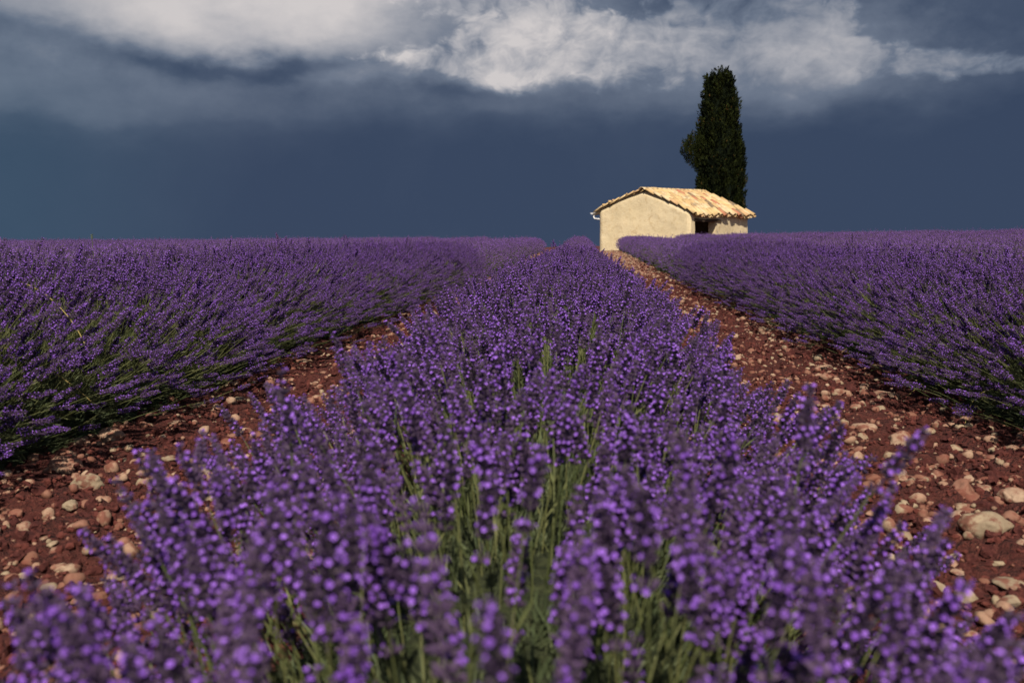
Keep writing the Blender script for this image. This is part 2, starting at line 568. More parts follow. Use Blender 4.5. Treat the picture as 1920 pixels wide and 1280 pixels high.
# ------------------------------------------------------------------ scatter with geometry nodes (real geometry, no source objects drawn twice)
def scatter_points(name, P, E, S, I, sources, parent, mats=()):
    me = bpy.data.meshes.new(name)
    n = len(P)
    me.vertices.add(n); me.vertices.foreach_set('co', np.asarray(P, np.float32).ravel())
    for an, ty, arr in (('rot', 'FLOAT_VECTOR', E), ('scl', 'FLOAT_VECTOR', S), ('pick', 'INT', I)):
        a = me.attributes.new(an, ty, 'POINT')
        a.data.foreach_set('vector' if ty == 'FLOAT_VECTOR' else 'value', np.asarray(arr, np.int32 if ty == 'INT' else np.float32).ravel())
    for m_ in mats:
        me.materials.append(m_)
    o = bpy.data.objects.new(name, me); col.objects.link(o); o.parent = parent
    g = bpy.data.node_groups.new(name, 'GeometryNodeTree')
    g.interface.new_socket('Geometry', in_out='INPUT', socket_type='NodeSocketGeometry')
    g.interface.new_socket('Geometry', in_out='OUTPUT', socket_type='NodeSocketGeometry')
    N = g.nodes; L = g.links
    gi = N.new('NodeGroupInput'); go = N.new('NodeGroupOutput')
    jn = N.new('GeometryNodeJoinGeometry')
    for so in reversed(sources):
        oi = N.new('GeometryNodeObjectInfo'); oi.inputs['Object'].default_value = so; oi.transform_space = 'ORIGINAL'
        ti = N.new('GeometryNodeGeometryToInstance')
        L.new(oi.outputs['Geometry'], ti.inputs[0]); L.new(ti.outputs[0], jn.inputs[0])
    ip = N.new('GeometryNodeInstanceOnPoints')
    ip.inputs['Pick Instance'].default_value = True

    def at(nm, ty):
        a = N.new('GeometryNodeInputNamedAttribute'); a.data_type = ty; a.inputs[0].default_value = nm
        return [q for q in a.outputs if q.enabled and q.name == 'Attribute'][0]
    mp = N.new('GeometryNodeMeshToPoints')
    L.new(gi.outputs[0], mp.inputs[0]); L.new(mp.outputs[0], ip.inputs['Points'])
    L.new(jn.outputs[0], ip.inputs['Instance'])
    L.new(at('pick', 'INT'), ip.inputs['Instance Index'])
    L.new(at('rot', 'FLOAT_VECTOR'), ip.inputs['Rotation'])
    L.new(at('scl', 'FLOAT_VECTOR'), ip.inputs['Scale'])
    L.new(ip.outputs[0], go.inputs[0])
    md = o.modifiers.new('scatter', 'NODES'); md.node_group = g
    return o


# ------------------------------------------------------------------ stones
def icosphere(sub):
    t = (1 + 5 ** .5) / 2
    vs = [Vector(v).normalized() for v in ((-1, t, 0), (1, t, 0), (-1, -t, 0), (1, -t, 0), (0, -1, t), (0, 1, t), (0, -1, -t), (0, 1, -t), (t, 0, -1), (t, 0, 1), (-t, 0, -1), (-t, 0, 1))]
    fs = [(0, 11, 5), (0, 5, 1), (0, 1, 7), (0, 7, 10), (0, 10, 11), (1, 5, 9), (5, 11, 4), (11, 10, 2), (10, 7, 6), (7, 1, 8), (3, 9, 4), (3, 4, 2), (3, 2, 6), (3, 6, 8), (3, 8, 9), (4, 9, 5), (2, 4, 11), (6, 2, 10), (8, 6, 7), (9, 8, 1)]
    for _ in range(sub):
        c = {}; nf = []

        def mid(a, b):
            k = (min(a, b), max(a, b))
            if k not in c:
                vs.append(((vs[a] + vs[b]) / 2).normalized()); c[k] = len(vs) - 1
            return c[k]
        for a, b, d in fs:
            ab, bd, da = mid(a, b), mid(b, d), mid(d, a)
            nf += [(a, ab, da), (b, bd, ab), (d, da, bd), (ab, bd, da)]
        fs = nf
    return vs, fs


ICO0, ICO1, ICO2, ICO3 = icosphere(0), icosphere(1), icosphere(2), icosphere(3)


def rock_mesh(name, ico, seed, sx, sy, sz, rough, material, cuts=4, smooth=True):
    r = random.Random(seed)
    planes = [(Vector((r.gauss(0, 1), r.gauss(0, 1), r.gauss(0, .8))).normalized(), r.uniform(.62, .92)) for _ in range(cuts)]
    off = Vector((r.uniform(0, 50), r.uniform(0, 50), r.uniform(0, 50)))
    vs = []
    for v in ico[0]:
        p = v.copy()
        for n, d in planes:                    # worn facets
            e = p.dot(n) - d
            if e > 0:
                p -= n * e * .85
        p *= 1 + rough * mnoise.noise(v * 1.4 + off) + rough * .45 * mnoise.noise(v * 4 + off)
        vs.append((p.x * sx, p.y * sy, p.z * sz))
    me = bpy.data.meshes.new(name)
    me.from_pydata(vs, [], ico[1])
    me.materials.append(material)
    if smooth:
        me.polygons.foreach_set('use_smooth', np.ones(len(ico[1]), dtype=bool))
    me.update()
    return me


big_mats = ['stone_grey', 'stone_warm', 'stone_red']
stone_meshes = {}
for mname in big_mats:
    stone_meshes[mname] = [rock_mesh('stone', ICO2, 100 + k * 7 + len(mname), 1, rnd.uniform(.62, .9), rnd.uniform(.5, .8), .22, M[mname], 6) for k in range(8)]

placed = []


def put_stone(px, py, w, mname, flat=1.0, parent=None, name='stone', rz=None, hi=False):
    x, y = px2ground(px, py)
    x, y = px2ground(px, py, float(surf_z(x, y)) * .7)
    s = w / F * math.hypot(x, y) / 2 * 1.08
    if hi:
        me = rock_mesh(name, ICO3, int(px * 3 + py), 1, .8, .72, .20, M[mname], 7)
    else:
        me = rnd.choice(stone_meshes[mname])
    o = bpy.data.objects.new(name, me); col.objects.link(o)
    o.scale = (s, s, s * flat)
    o.rotation_euler = (rnd.uniform(-.15, .15), rnd.uniform(-.15, .15), rnd.uniform(-.5, .5) if rz is None else rz)
    o.location = (x, y, float(surf_z(x, y)) + s * flat * .12)
    if parent:
        o.parent = parent
    placed.append((x, y, s))
    return o


named = [
    (68, 900, 64, 'stone_warm', .85, 'rounded tan stone on the red soil just below the drooping left lavender row'),
    (118, 942, 52, 'stone_grey', .95, 'blocky grey-brown stone casting a dark shadow, left soil strip, below the tan one'),
    (80, 970, 32, 'stone_grey', .95, 'small round grey stone just below the blocky grey-brown stone'),
    (262, 936, 64, 'stone_warm', 1.1, 'large domed pale orange stone on the soil strip left of the centre row'),
    (348, 897, 46, 'stone_grey', 1.1, 'domed grey boulder touching the blurred flower spikes left of the centre row'),
    (169, 836, 50, 'stone_warm', .8, 'pale stone half covered by fallen lavender stems of the left row'),
    (1846, 995, 80, 'stone_grey', 1.0, 'largest stone, mottled yellow-grey boulder on the right soil strip'),
    (1798, 924, 50, 'stone_red', 1.1, 'dark reddish angular stone above the mottled boulder on the right'),
    (1897, 918, 56, 'stone_warm', .75, 'smooth tan stone at the right picture edge beside the reddish stone'),
    (1681, 830, 50, 'stone_warm', 1.2, 'tall orange stone beside the leaning spike of the centre row, right side'),
    (1654, 742, 46, 'stone_warm', .8, 'broad pinkish stone in the middle of the right soil strip'),
    (1895, 1128, 36, 'stone_grey', .9, 'small grey stone low at the right picture edge'),
]
for px, py, w, mn, fl, lab in named:
    o = put_stone(px, py, w, mn, fl, name='rock', hi=True)
    tag(o, lab, 'stone', 'larger stones on the soil strips')

smalls = [(1574, 734, 32, 1), (1520, 731, 36, .6), (1542, 692, 30, .6), (1614, 812, 46, .9), (1880, 828, 40, .8), (1914, 815, 36, .9), (1458, 622, 20, .9), (1780, 836, 36, .8),
          (1838, 911, 30, .7), (1799, 960, 42, .45), (1895, 1092, 52, .5), (1861, 1166, 36, .9), (1769, 856, 24, .9), (1850, 856, 24, .6), (1750, 1043, 28, .6), (1545, 704, 22, .8),
          (184, 953, 20, 1.1), (146, 958, 36, .8), (116, 1032, 46, .8), (49, 1094, 34, .6), (384, 864, 22, .8), (410, 877, 38, .5), (423, 892, 22, 1.1), (378, 848, 40, .35), (285, 904, 26, .8),
          (298, 970, 20, .6), (221, 888, 28, 1), (191, 876, 30, .7), (350, 776, 28, .9), (251, 798, 20, .9), (302, 804, 32, .5), (469, 806, 24, .7), (525, 773, 28, 1.2), (446, 856, 28, .7),
          (20, 955, 24, .6), (430, 760, 22, .4), (555, 690, 22, .5), (600, 705, 20, .7), (1700, 900, 34, .5), (1740, 870, 24, .6), (1665, 868, 30, .8), (1600, 770, 22, .7), (1560, 760, 20, .7),
          (1640, 960, 26, .7), (1720, 985, 24, .5), (1870, 1035, 22, .6), (1800, 1075, 24, .6), (1500, 668, 18, .8), (1690, 765, 20, .7), (1735, 800, 22, .7), (1800, 790, 22, .8), (150, 1000, 22, .7),
          (60, 1040, 24, .6), (240, 980, 20, .7), (200, 1050, 22, .7), (90, 1150, 28, .6), (180, 1120, 22, .7), (20, 1180, 26, .7)]
for px, py, w, fl in smalls:
    put_stone(px, py, w, rnd.choice(['stone_warm', 'stone_warm', 'stone_grey']), fl, parent=ground)

# the remaining stones one can pick apart: parts of the ground
n_st = len(smalls)
tries = 0
while n_st < 290 and tries < 20000:
    tries += 1
    side = rnd.choice((-1, 1))
    d = rnd.uniform(.45, 1.50) * side
    y = 1.3 + 6.0 * rnd.random() ** 1.6
    s = rnd.choice((.009, .011, .012, .015, .018)) * rnd.uniform(.8, 1.3) * (1 + y * .10)
    if any((d - a) ** 2 + (y - b) ** 2 < (c + s) ** 2 for a, b, c in placed):
        continue
    mn = rnd.choice(['stone_warm', 'stone_warm', 'stone_warm', 'stone_grey', 'stone_red'])
    o = bpy.data.objects.new('stone', rnd.choice(stone_meshes[mn])); col.objects.link(o); o.parent = ground
    fl = rnd.uniform(.45, 1.0)
    o.scale = (s, s, s * fl); o.rotation_euler = (rnd.uniform(-.3, .3), rnd.uniform(-.3, .3), rnd.uniform(0, 6.3))
    o.location = (d, y, float(surf_z(d, y)) + s * fl * .12)
    placed.append((d, y, s)); n_st += 1


def strip_points(n, y0, y1, power, xlo=.25, xhi=1.62):
    side = np.where(rng.random(n) < .5, -1, 1)
    x = side * rng.uniform(xlo, xhi, n)
    y = y0 + (y1 - y0) * rng.random(n) ** power
    return x, y


def scatter_rocks(name, n, y0, y1, power, smin, smax, sink, mats_, kindlabel, seed, extra=0, xlo=.25, xhi=1.62):
    srcs = []
    xx, yy = strip_points(n, y0, y1, power, .35, xhi)
    # stones gather in patches
    ok = fbm(xx * 2.3 + seed, yy * 2.3, 3) + rng.normal(0, .10, n) > .46
    xx[~ok] = np.sign(xx[~ok]) * (np.abs(xx[~ok]) * .6 + .35); yy[~ok] *= rng.uniform(.85, 1.15, (~ok).sum())
    zz = surf_z(xx, yy)
    s = smin * (smax / smin) ** (rng.random(n) ** 2.2) * (1 + yy * .035)
    P = np.stack([xx, yy, zz + s * sink], -1)
    E = np.stack([rng.uniform(-.6, .6, n), rng.uniform(-.6, .6, n), rng.uniform(0, 6.28, n)], -1)
    S = np.stack([s, s * rng.uniform(.7, 1, n), s * rng.uniform(.5, 1, n)], -1)
    return P, E, S


# clods and gravel as stuff: each is built from its own first lumps (real ones lying in the strip)
def rock_stuff(name, n, y0, y1, power, smin, smax, sink, variants, cuts, rough, ico, smooth=True, **kw):
    P, E, S = scatter_rocks(name, n, y0, y1, power, smin, smax, sink, None, None, len(name), **kw)
    me = bpy.data.meshes.new(name)
    vv = []; ff = []; mats_ = []; mi = []
    protos = [rock_mesh(name + '_form', ico, 900 + k * 13 + len(name), 1, 1, 1, rough, variants[k % len(variants)], cuts) for k in range(6)]
    # real triangles, joined with numpy
    pv = [np.array([v.co for v in p.vertices]) for p in protos]
    pf = np.array(ico[1])
    pick = rng.integers(0, 6, n)
    c, s_ = np.cos(E[:, 2]), np.sin(E[:, 2])
    c2, s2 = np.cos(E[:, 0]), np.sin(E[:, 0])
    nv = len(ico[0])
    arr = np.stack([pv[k] for k in pick]) * S[:, None, :]
    y2 = arr[:, :, 1] * c2[:, None] - arr[:, :, 2] * s2[:, None]
    z2 = arr[:, :, 1] * s2[:, None] + arr[:, :, 2] * c2[:, None]
    x3 = arr[:, :, 0] * c[:, None] - y2 * s_[:, None]
    y3 = arr[:, :, 0] * s_[:, None] + y2 * c[:, None]
    A = np.stack([x3, y3, z2], -1) + P[:, None, :]
    Fc = (pf[None] + (np.arange(n) * nv)[:, None, None]).reshape(-1, 3)
    me.vertices.add(n * nv); me.vertices.foreach_set('co', A.astype(np.float32).ravel())
    me.loops.add(Fc.size); me.loops.foreach_set('vertex_index', Fc.ravel().astype(np.int32))
    me.polygons.add(len(Fc)); me.polygons.foreach_set('loop_start', (np.arange(len(Fc)) * 3).astype(np.int32))
    for m_ in variants:
        me.materials.append(m_)
    me.polygons.foreach_set('material_index', np.repeat(rng.integers(0, len(variants), n), len(pf)).astype(np.int32))
    me.polygons.foreach_set('use_smooth', np.full(len(Fc), smooth, dtype=bool))
    me.update(calc_edges=True)
    o = bpy.data.objects.new(name, me); col.objects.link(o)
    for p in protos:
        bpy.data.meshes.remove(p)
    return o


o = rock_stuff('soil_clods', 11000, .9, 14, 1.5, .006, .021, .10, [M['clod']], 3, .95, ICO1, smooth=False)
tag(o, 'crumbly dark red clods covering the strips between lavender rows', 'soil', kind='stuff')
o = rock_stuff('soil_crumbs', 30000, .9, 20, 1.7, .004, .012, .2, [M['clod']], 1, .5, ICO0, smooth=False)
tag(o, 'fine dark red soil crumbs between the larger clods', 'soil', kind='stuff')
o = rock_stuff('gravel', 27000, .9, 34, 1.8, .0035, .022, .05, [M['stone_warm'], M['stone_grey'], M['stone_warm'], M['stone_red'], M['stone_red']], 4, .3, ICO1)
tag(o, 'pale pebbles and gravel strewn over the red soil strips', 'gravel', kind='stuff')


# ------------------------------------------------------------------ lavender
def spike_into(mb, r, top, axis, length, mi_cal, mi_pet, rich=1.0):
    """Whorls of calyces with open florets along the last stretch below `top`."""
    axis = axis.normalized()
    ux = axis.cross(Vector((0.3, 1, 0.1))).normalized(); uy = axis.cross(ux)
    nw = r.randint(9, 12)
    wid = r.uniform(.0066, .0084)
    for w in range(nw):
        t = w / (nw - 1)
        base = top - axis * (length * (1 - t))
        if w == 0 and r.random() < .5:
            base -= axis * r.uniform(.006, .018)
        k_n = 8 if t < .85 else 5
        rr = wid * (1.0 if t < .8 else .65)
        for k in range(k_n):
            a = 2 * math.pi * (k + r.uniform(-.3, .3)) / k_n + w * .4
            out = ux * math.cos(a) + uy * math.sin(a)
            up_ = r.uniform(.55, .95) + t * .5
            d = (out + axis * up_).normalized()
            s = base + out * .0012 + axis * r.uniform(-.002, .002)
            ln = rr * r.uniform(.9, 1.25)
            e = s + d * ln
            m_ = s + d * ln * .55
            side = d.cross(axis).normalized() * .0019; oth = d.cross(side).normalized() * .0019
            vs = [s, m_ + side, m_ + oth, m_ - side, m_ - oth, e + side * .5, e + oth * .5, e - side * .5, e - oth * .5]
            mb.add(vs, [(0, 1, 2), (0, 2, 3), (0, 3, 4), (0, 4, 1), (1, 5, 6, 2), (2, 6, 7, 3), (3, 7, 8, 4), (4, 8, 5, 1)], mi_cal)
            if r.random() < r.choice((.08, .25, .55, .8)) * rich:
                # two-lipped violet corolla: small cupped lobes
                q = e + d * .0008
                pl = r.uniform(.0016, .0027)
                for j in range(4):
                    b = j * math.pi / 2 + r.uniform(-.4, .4)
                    o_ = (side.normalized() * math.cos(b) + oth.normalized() * math.sin(b))
                    w_ = d.cross(o_).normalized() * pl * .55
                    tipp = q + o_ * pl + d * pl * r.uniform(.1, .7)
                    midp = q + o_ * pl * .55 + d * pl * .55
                    mb.add([q, midp + w_, tipp, midp - w_], [(0, 1, 2), (0, 2, 3)], mi_pet)
    mb.tube([top - axis * (length + .01), top], [.0009, .0007], 4, mi_cal, cap=False)


def stem_path(r, L, bend):
    pts = []
    for i in range(6):
        t = i / 5
        pts.append(Vector((bend * L * (t * t - t) * 1.0 + 0, r.uniform(-.002, .002), L * t)))
    return pts


def stalk_geo(seed, L, rich=1.0, split=False):
    r = random.Random(seed)
    mb = MB(); sb = MB()
    bend = r.uniform(.10, .30)
    pts = stem_path(r, L, bend)
    mb.tube(pts, [.0011, .0010, .0010, .0009, .0008, .0007], 4, 0, cap=False)
    ax = (pts[-1] - pts[-2]).normalized()
    ln = r.uniform(.050, .082)
    # a stray whorl and a pair of narrow leaves lower on the stem
    for _ in range(r.randint(2, 5)):
        i = r.randint(0, 2); p = pts[i].lerp(pts[i + 1], r.random())
        a = r.uniform(0, 6.28); o_ = Vector((math.cos(a), math.sin(a), 1.4)).normalized()
        s = o_.cross(Vector((0, 0, 1))).normalized() * .0016
        ll = r.uniform(.025, .05)
        mb.add([p, p + o_ * ll * .5 + s, p + o_ * ll, p + o_ * ll * .5 - s], [(0, 1, 2), (0, 2, 3)], 0)
    tgt = sb if split else mb
    spike_into(tgt, r, pts[-1] + ax * .004, ax, ln, 0 if split else 1, 1 if split else 2, rich)
    return mb, sb


# positions of stalks round a row
def euler_from(dirs, roll):
    """Euler XYZ angles that take local +Z to dirs, local +X pointing down, turned by roll."""
    z = dirs / np.linalg.norm(dirs, axis=1, keepdims=True)
    dn = np.tile(np.array([[0.0, 0.0, -1.0]]), (len(z), 1)) + rng.normal(0, .12, z.shape)
    x = dn - (dn * z).sum(1, keepdims=True) * z
    x /= np.linalg.norm(x, axis=1, keepdims=True) + 1e-9
    y = np.cross(z, x)
    c = np.cos(roll)[:, None]; s = np.sin(roll)[:, None]
    x2 = x * c + y * s; y2 = -x * s + y * c
    # rotation matrix columns x2,y2,z ; XYZ euler = Rz Ry Rx
    ey = np.arcsin(np.clip(-x2[:, 2], -1, 1))
    ez = np.arctan2(x2[:, 1], x2[:, 0])
    ex = np.arctan2(y2[:, 2], z[:, 2])
    return np.stack([ex, ey, ez], 1)


LENS = [.30, .27, .33, .24, .30, .27, .33, .36, .30, .24, .27, .33]


def row_points(n, y0, y1, H, half, foot, lens, jit=1.0, flat=False, sc=1.0):
    """Tips spread over the dome of one row; returns base points, directions and picks."""
    phi = np.where(rng.random(n) < .45, rng.normal(0, 1, n) * .75, rng.uniform(-1.56, 1.56, n))
    phi = np.where(np.abs(phi) > 1.56, rng.uniform(-1.56, 1.56, n), phi)
    y = rng.uniform(y0, y1, n)
    if not flat:                                # low and narrow at the near end of the centre row, fuller further on
        wy_ = sstep(y, 1.0, 3.6)
        H = H[0] + (H[1] - H[0]) * wy_
        half = (half[0] + (half[1] - half[0]) * wy_) * (1 - .16 * sstep(y, 5, 12) * (np.mean(H) < .53))
    sd = float(np.mean(H)) * 40
    lump = fbm(y * 1.1 + sd, np.zeros(n) + sd, 3) - .5          # plants of unequal vigour
    depth = rng.random(n) ** 1.5 * (.13 + (.34 if flat or np.mean(H) > .53 else .16) * np.abs(np.sin(phi)))
    hh = H * (1 + lump * .24) + rng.normal(0, .018, n) + np.where(rng.random(n) < .07, rng.uniform(0, .07, n), 0)
    aa = half * (1 + (fbm(y * 1.7, np.zeros(n) + 9 + sd, 3) - .5) * .36) + rng.normal(0, .025, n)
    sx = np.sin(phi); cz = np.cos(phi)
    tipx = aa * np.sign(sx) * np.abs(sx) ** .8 * (1 - depth)
    tipz = foot + (hh - foot) * np.abs(cz) ** .62 * (1 - np.minimum(depth, .25) * 1.2)
    if not flat and np.mean(H) < .53:
        tipx = tipx - .045 * sstep(y, 2, 5) + rng.normal(0, .02, n)
        tipz = tipz + rng.normal(0, .014, n)
    tilt = phi * (.92 if flat else (.54 if np.mean(H) < .53 else .85))
    dirs = np.stack([np.sin(tilt) + rng.normal(0, .13, n) * jit, rng.normal(0, .17, n) * jit, np.cos(tilt) + .06 + rng.normal(0, .06, n)], 1)
    dirs /= np.linalg.norm(dirs, axis=1, keepdims=True)
    pick = rng.integers(0, len(lens), n)
    L = np.array(lens)[pick]
    base = np.stack([tipx, y, tipz], 1) - dirs * (L * sc)[:, None]
    return base, dirs, pick, np.stack([tipx, y, tipz], 1)


def make_row(cx, y0, y1, H, half, density, label, n_parts, split, foot=.05):
    row = empty('lavender_row', (cx, 0, 0))
    tag(row, label, 'lavender')
    # low leafy body of the bushes
    n_y = int((y1 - y0) / .07); n_a = 13
    vs = []; fs = []
    for i in range(n_y + 1):
        y = y0 + (y1 - y0) * i / n_y
        g = ground_z(cx, y)
        k = .85 + .35 * float(fbm(np.array([y * 1.3]), np.array([cx * 7 + 3.0]), 3)[0])
        for j in range(n_a):
            a = math.pi * (j / (n_a - 1) - .5)
            q = .9 + .3 * float(vnoise(np.array([y * 9.0]), np.array([j * 1.7 + cx]))[0])
            t_ = float(sstep(y, 1.0, 3.6)); hf = half[0] + (half[1] - half[0]) * t_; Hh = H[0] + (H[1] - H[0]) * t_
            vs.append((math.sin(a) * hf * (.50 if split else .38) * k * q, y, g + math.cos(a) * Hh * .46 * k * q - .03))
    for i in range(n_y):
        for j in range(n_a - 1):
            a = i * n_a + j
            fs.append((a, a + 1, a + n_a + 1, a + n_a))
    o = mesh_obj('leafy_base', vs, fs, [M['mound']], row, smooth=True)
    # stalks
    n = int((y1 - y0) * density)
    sc = rng.uniform(.9, 1.15, n) * (1.0 if split else .82)
    base, dirs, pick, tip = row_points(n, y0, y1, H, half, foot, LENS, sc=sc)
    gz = base_g(cx + base[:, 0], tip[:, 1])
    base[:, 2] += gz; tip[:, 2] += gz
    roll = rng.normal(0, .8, n)
    E = euler_from(dirs, roll)
    cv = np.array([cam.location.x - cx, 0, CAM_H])
    # nothing pokes into the lens
    dcam = np.minimum.reduce([np.linalg.norm(tip + dirs * .02 - cv, axis=1), np.linalg.norm(tip - dirs * .06 - cv, axis=1), np.linalg.norm(tip - dirs * .14 - cv, axis=1)])
    keep = dcam > .31
    # the ones that show largest become parts
    vx = tip[:, 0] + cx - cam.location.x; vy = tip[:, 1]; vz = tip[:, 2] - CAM_H
    px = 1093 + F * vx / np.maximum(vy, .05); py = 442 - F * vz / np.maximum(vy, .05)
    inview = keep & (vy > .2) & (px > 0) & (px < 1920) & (py > 400) & (py < 1300)
    score = np.where(inview, dcam, 1e9)
    # only the outer layer shows
    if cx:
        front = (np.abs(tip[:, 0] - 0) >= 0) & (np.sign(-cx) * tip[:, 0] > -.12)
        score = np.where(front, score, 1e8)
    order = np.argsort(score)[:n_parts]
    ispart = np.zeros(n, bool); ispart[order] = True
    return row, base, E, sc, pick, keep & ~ispart, order


# --- stalk meshes shared by all stalks
near_meshes = []
stem_meshes = []
spike_meshes = []
for k, L in enumerate(LENS):
    mb, _ = stalk_geo(40 + k, L)
    me = bpy.data.meshes.new('flower_stalk')
    me.from_pydata(mb.v, [], mb.f)
    for q in ('stem', 'calyx', 'petal'):
        me.materials.append(M[q])
    me.polygons.foreach_set('material_index', np.array(mb.mi, np.int32)); me.update()
    near_meshes.append(me)
    a, b = stalk_geo(40 + k, L, split=True)
    m1 = bpy.data.meshes.new('flower_stalk'); m1.from_pydata(a.v, [], a.f); m1.materials.append(M['stem']); m1.update()
    m2 = bpy.data.meshes.new('flower_spike'); m2.from_pydata(b.v, [], b.f); m2.materials.append(M['calyx']); m2.materials.append(M['petal'])
    m2.polygons.foreach_set('material_index', np.array(b.mi, np.int32)); m2.update()
    stem_meshes.append(m1); spike_meshes.append(m2)

ROWS = [
    (-.02, -1.2, 13.0, (.41, .47), (.53, .54), 560, 'nearest lavender row, out of focus flower spikes in front, running straight to the stone hut', True),
    (-SP + .04, .9, 13.0, (.57, .56), (.56, .66), 1350, 'lavender row on the left whose green stems droop over the soil strip', False),
    (SP - .08, .9, 13.0, (.56, .55), (.55, .60), 1350, 'lavender row on the right beside the stony strip that leads up to the hut', False),
]
proto_objs = None
made = []
for cx, y0, y1, H, half, dens, lab, split in ROWS:
    row, base, E, sc, pick, keep, order = make_row(cx, y0, y1, H, half, dens, lab, 299, split)
    made.append((row, base, E, sc, pick, keep))
    firsts = {}
    for i in order:
        k = int(pick[i])
        if split:
            o = bpy.data.objects.new('flower_stalk', stem_meshes[k]); col.objects.link(o)
            s = bpy.data.objects.new('flower_spike', spike_meshes[k]); col.objects.link(s); s.parent = o
        else:
            o = bpy.data.objects.new('flower_stalk', near_meshes[k]); col.objects.link(o)
            firsts.setdefault(k, o)
        o.parent = row
        o.location = base[i]; o.rotation_euler = E[i]; o.scale = (sc[i],) * 3
    if not split and proto_objs is None and len(firsts) == len(LENS):
        proto_objs = [firsts[k] for k in range(len(LENS))]
for row, base, E, sc, pick, keep in made:
    o = scatter_points('stalk_mass', base[keep], E[keep], np.repeat(sc[keep][:, None], 3, 1), pick[keep], proto_objs, row)
    tag(o, kind='stuff')
    print('stalks', keep.sum())

# --- far rows: sections of lower detail, repeated along each row
def far_section(seed, H=.52, half=.58, length=.5, n=360):
    r = random.Random(seed)
    mb = MB()
    base, dirs, pick, tip = row_points(n, 0, length, H, half, .05, [.3], flat=True)
    for i in range(n):
        t = Vector(tip[i]); d = Vector(dirs[i]); b = t - d * r.uniform(.14, .26)
        side = d.cross(Vector((r.uniform(-1, 1), 1, r.uniform(-1, 1)))).normalized(); oth = d.cross(side)
        mb.add([b + side * .0016, b - side * .0016, t - d * .04], [(0, 1, 2)], 0)
        mb.add([b + oth * .0016, b - oth * .0016, t - d * .04], [(0, 1, 2)], 0)
        ln = r.uniform(.035, .055); w = .0052
        p0 = t - d * ln
        ring = [side, oth, -side, -oth]
        vs = [p0] + [p0 + d * ln * .25 + q * w for q in ring] + [p0 + d * ln * .7 + q * w * .9 for q in ring] + [t]
        fs = [(0, 1, 2), (0, 2, 3), (0, 3, 4), (0, 4, 1), (1, 5, 6, 2), (2, 6, 7, 3), (3, 7, 8, 4), (4, 8, 5, 1), (9, 6, 5), (9, 7, 6), (9, 8, 7), (9, 5, 8)]
        mb.add(vs, fs, 1)
        for _ in range(r.randint(4, 8)):
            q = p0 + d * ln * r.uniform(.1, 1); a = r.uniform(0, 6.28)
            o_ = side * math.cos(a) + oth * math.sin(a)
            c = q + o_ * w * .9; tv = d.cross(o_).normalized()
            s = r.uniform(.0028, .0042)
            mb.add([c + tv * s, c + d * s, c - tv * s + o_ * s * .6, c - d * s], [(0, 1, 2), (0, 2, 3)], 2)
    n_a = 9; vs = []; fs = []
    n_y = 6
    for i in range(n_y + 1):
        for j in range(n_a):
            a = math.pi * (j / (n_a - 1) - .5); q = r.uniform(.9, 1.15) if 0 < i < n_y else 1.0
            vs.append((math.sin(a) * half * .62 * q, length * i / n_y * 1.04, math.cos(a) * H * .62 * q - .03))
    for i in range(n_y):
        for j in range(n_a - 1):
            a = i * n_a + j
            fs.append((a, a + 1, a + n_a + 1, a + n_a))
    mb.add(vs, fs, 3)
    return mb


field = empty('lavender_field', (0, 0, 0))
tag(field, 'mass of purple lavender rows filling the field back to the skyline', 'lavender field', kind='stuff')
sect = []
for k in range(6):
    mb = far_section(500 + k)
    o = mb.build('row_section', [M['stem'], M['calyx'], M['petal'], M['mound']], field)
    tag(o, kind='stuff')
    sect.append(o)
P = []; E = []; S = []; I = []
for ri in range(-14, 12):
    cx = ri * SP + {0: -.065, -1: .04, 1: -.08}.get(ri, 0)
    ystart = 13.0 if abs(ri) <= 1 else max(1.0, abs(cx) * (1.55 if cx < 0 else 2.0) - 1.5)
    y = ystart
    while y < 36.3 + .4 * math.sin(ri * 2.1):
        hs = (1.06 if abs(ri) > 1 or y < 16 else 1.0) * (1 + .16 * (float(fbm(np.array([y * .5]), np.array([ri * 3.3]), 2)[0]) - .5))
        if ri == 0:
            hs *= .93 + .07 * float(sstep(np.array([y]), 14, 26)[0])
        flip = rnd.random() < .5
        P.append((cx + rnd.uniform(-.02, .02), y + (.5 if flip else 0), ground_z(cx, y + .25)))
        E.append((0, 0, math.pi if flip else 0)); S.append((rnd.uniform(.94, 1.06) * (.74 if ri == 0 else 1), 1, hs)); I.append(rnd.randrange(6))
        y += .48
for k in range(6):                        # the six sections themselves stand in the field as well
    sect[k].location = P[k * 9 + 5]; sect[k].rotation_euler = E[k * 9 + 5]; sect[k].scale = S[k * 9 + 5]
used = {k * 9 + 5 for k in range(6)}
kk = [i for i in range(len(P)) if i not in used]
o = scatter_points('row_mass', np.array(P)[kk], np.array(E)[kk], np.array(S)[kk], np.array(I)[kk], sect, field)
tag(o, kind='stuff')
print('sections', len(P))


# leaf tufts at the heart of the three near rows
def tuft(seed):
    r = random.Random(seed); mb = MB()
    for _ in range(46):
        a = r.uniform(0, 6.28); e = r.uniform(.3, 1.45)
        d = Vector((math.cos(a) * math.cos(e), math.sin(a) * math.cos(e), math.sin(e)))
        p = Vector((r.uniform(-.02, .02), r.uniform(-.02, .02), 0)); L = r.uniform(.035, .075)
        s = d.cross(Vector((0, 0, 1))).normalized() * r.uniform(.0012, .0020)
        q = p + d * L * .5 + Vector((0, 0, .006)); e2 = p + d * L
        mb.add([p - s, p + s, q + s * .8, q - s * .8, e2], [(0, 1, 2, 3), (3, 2, 4)])
    return mb


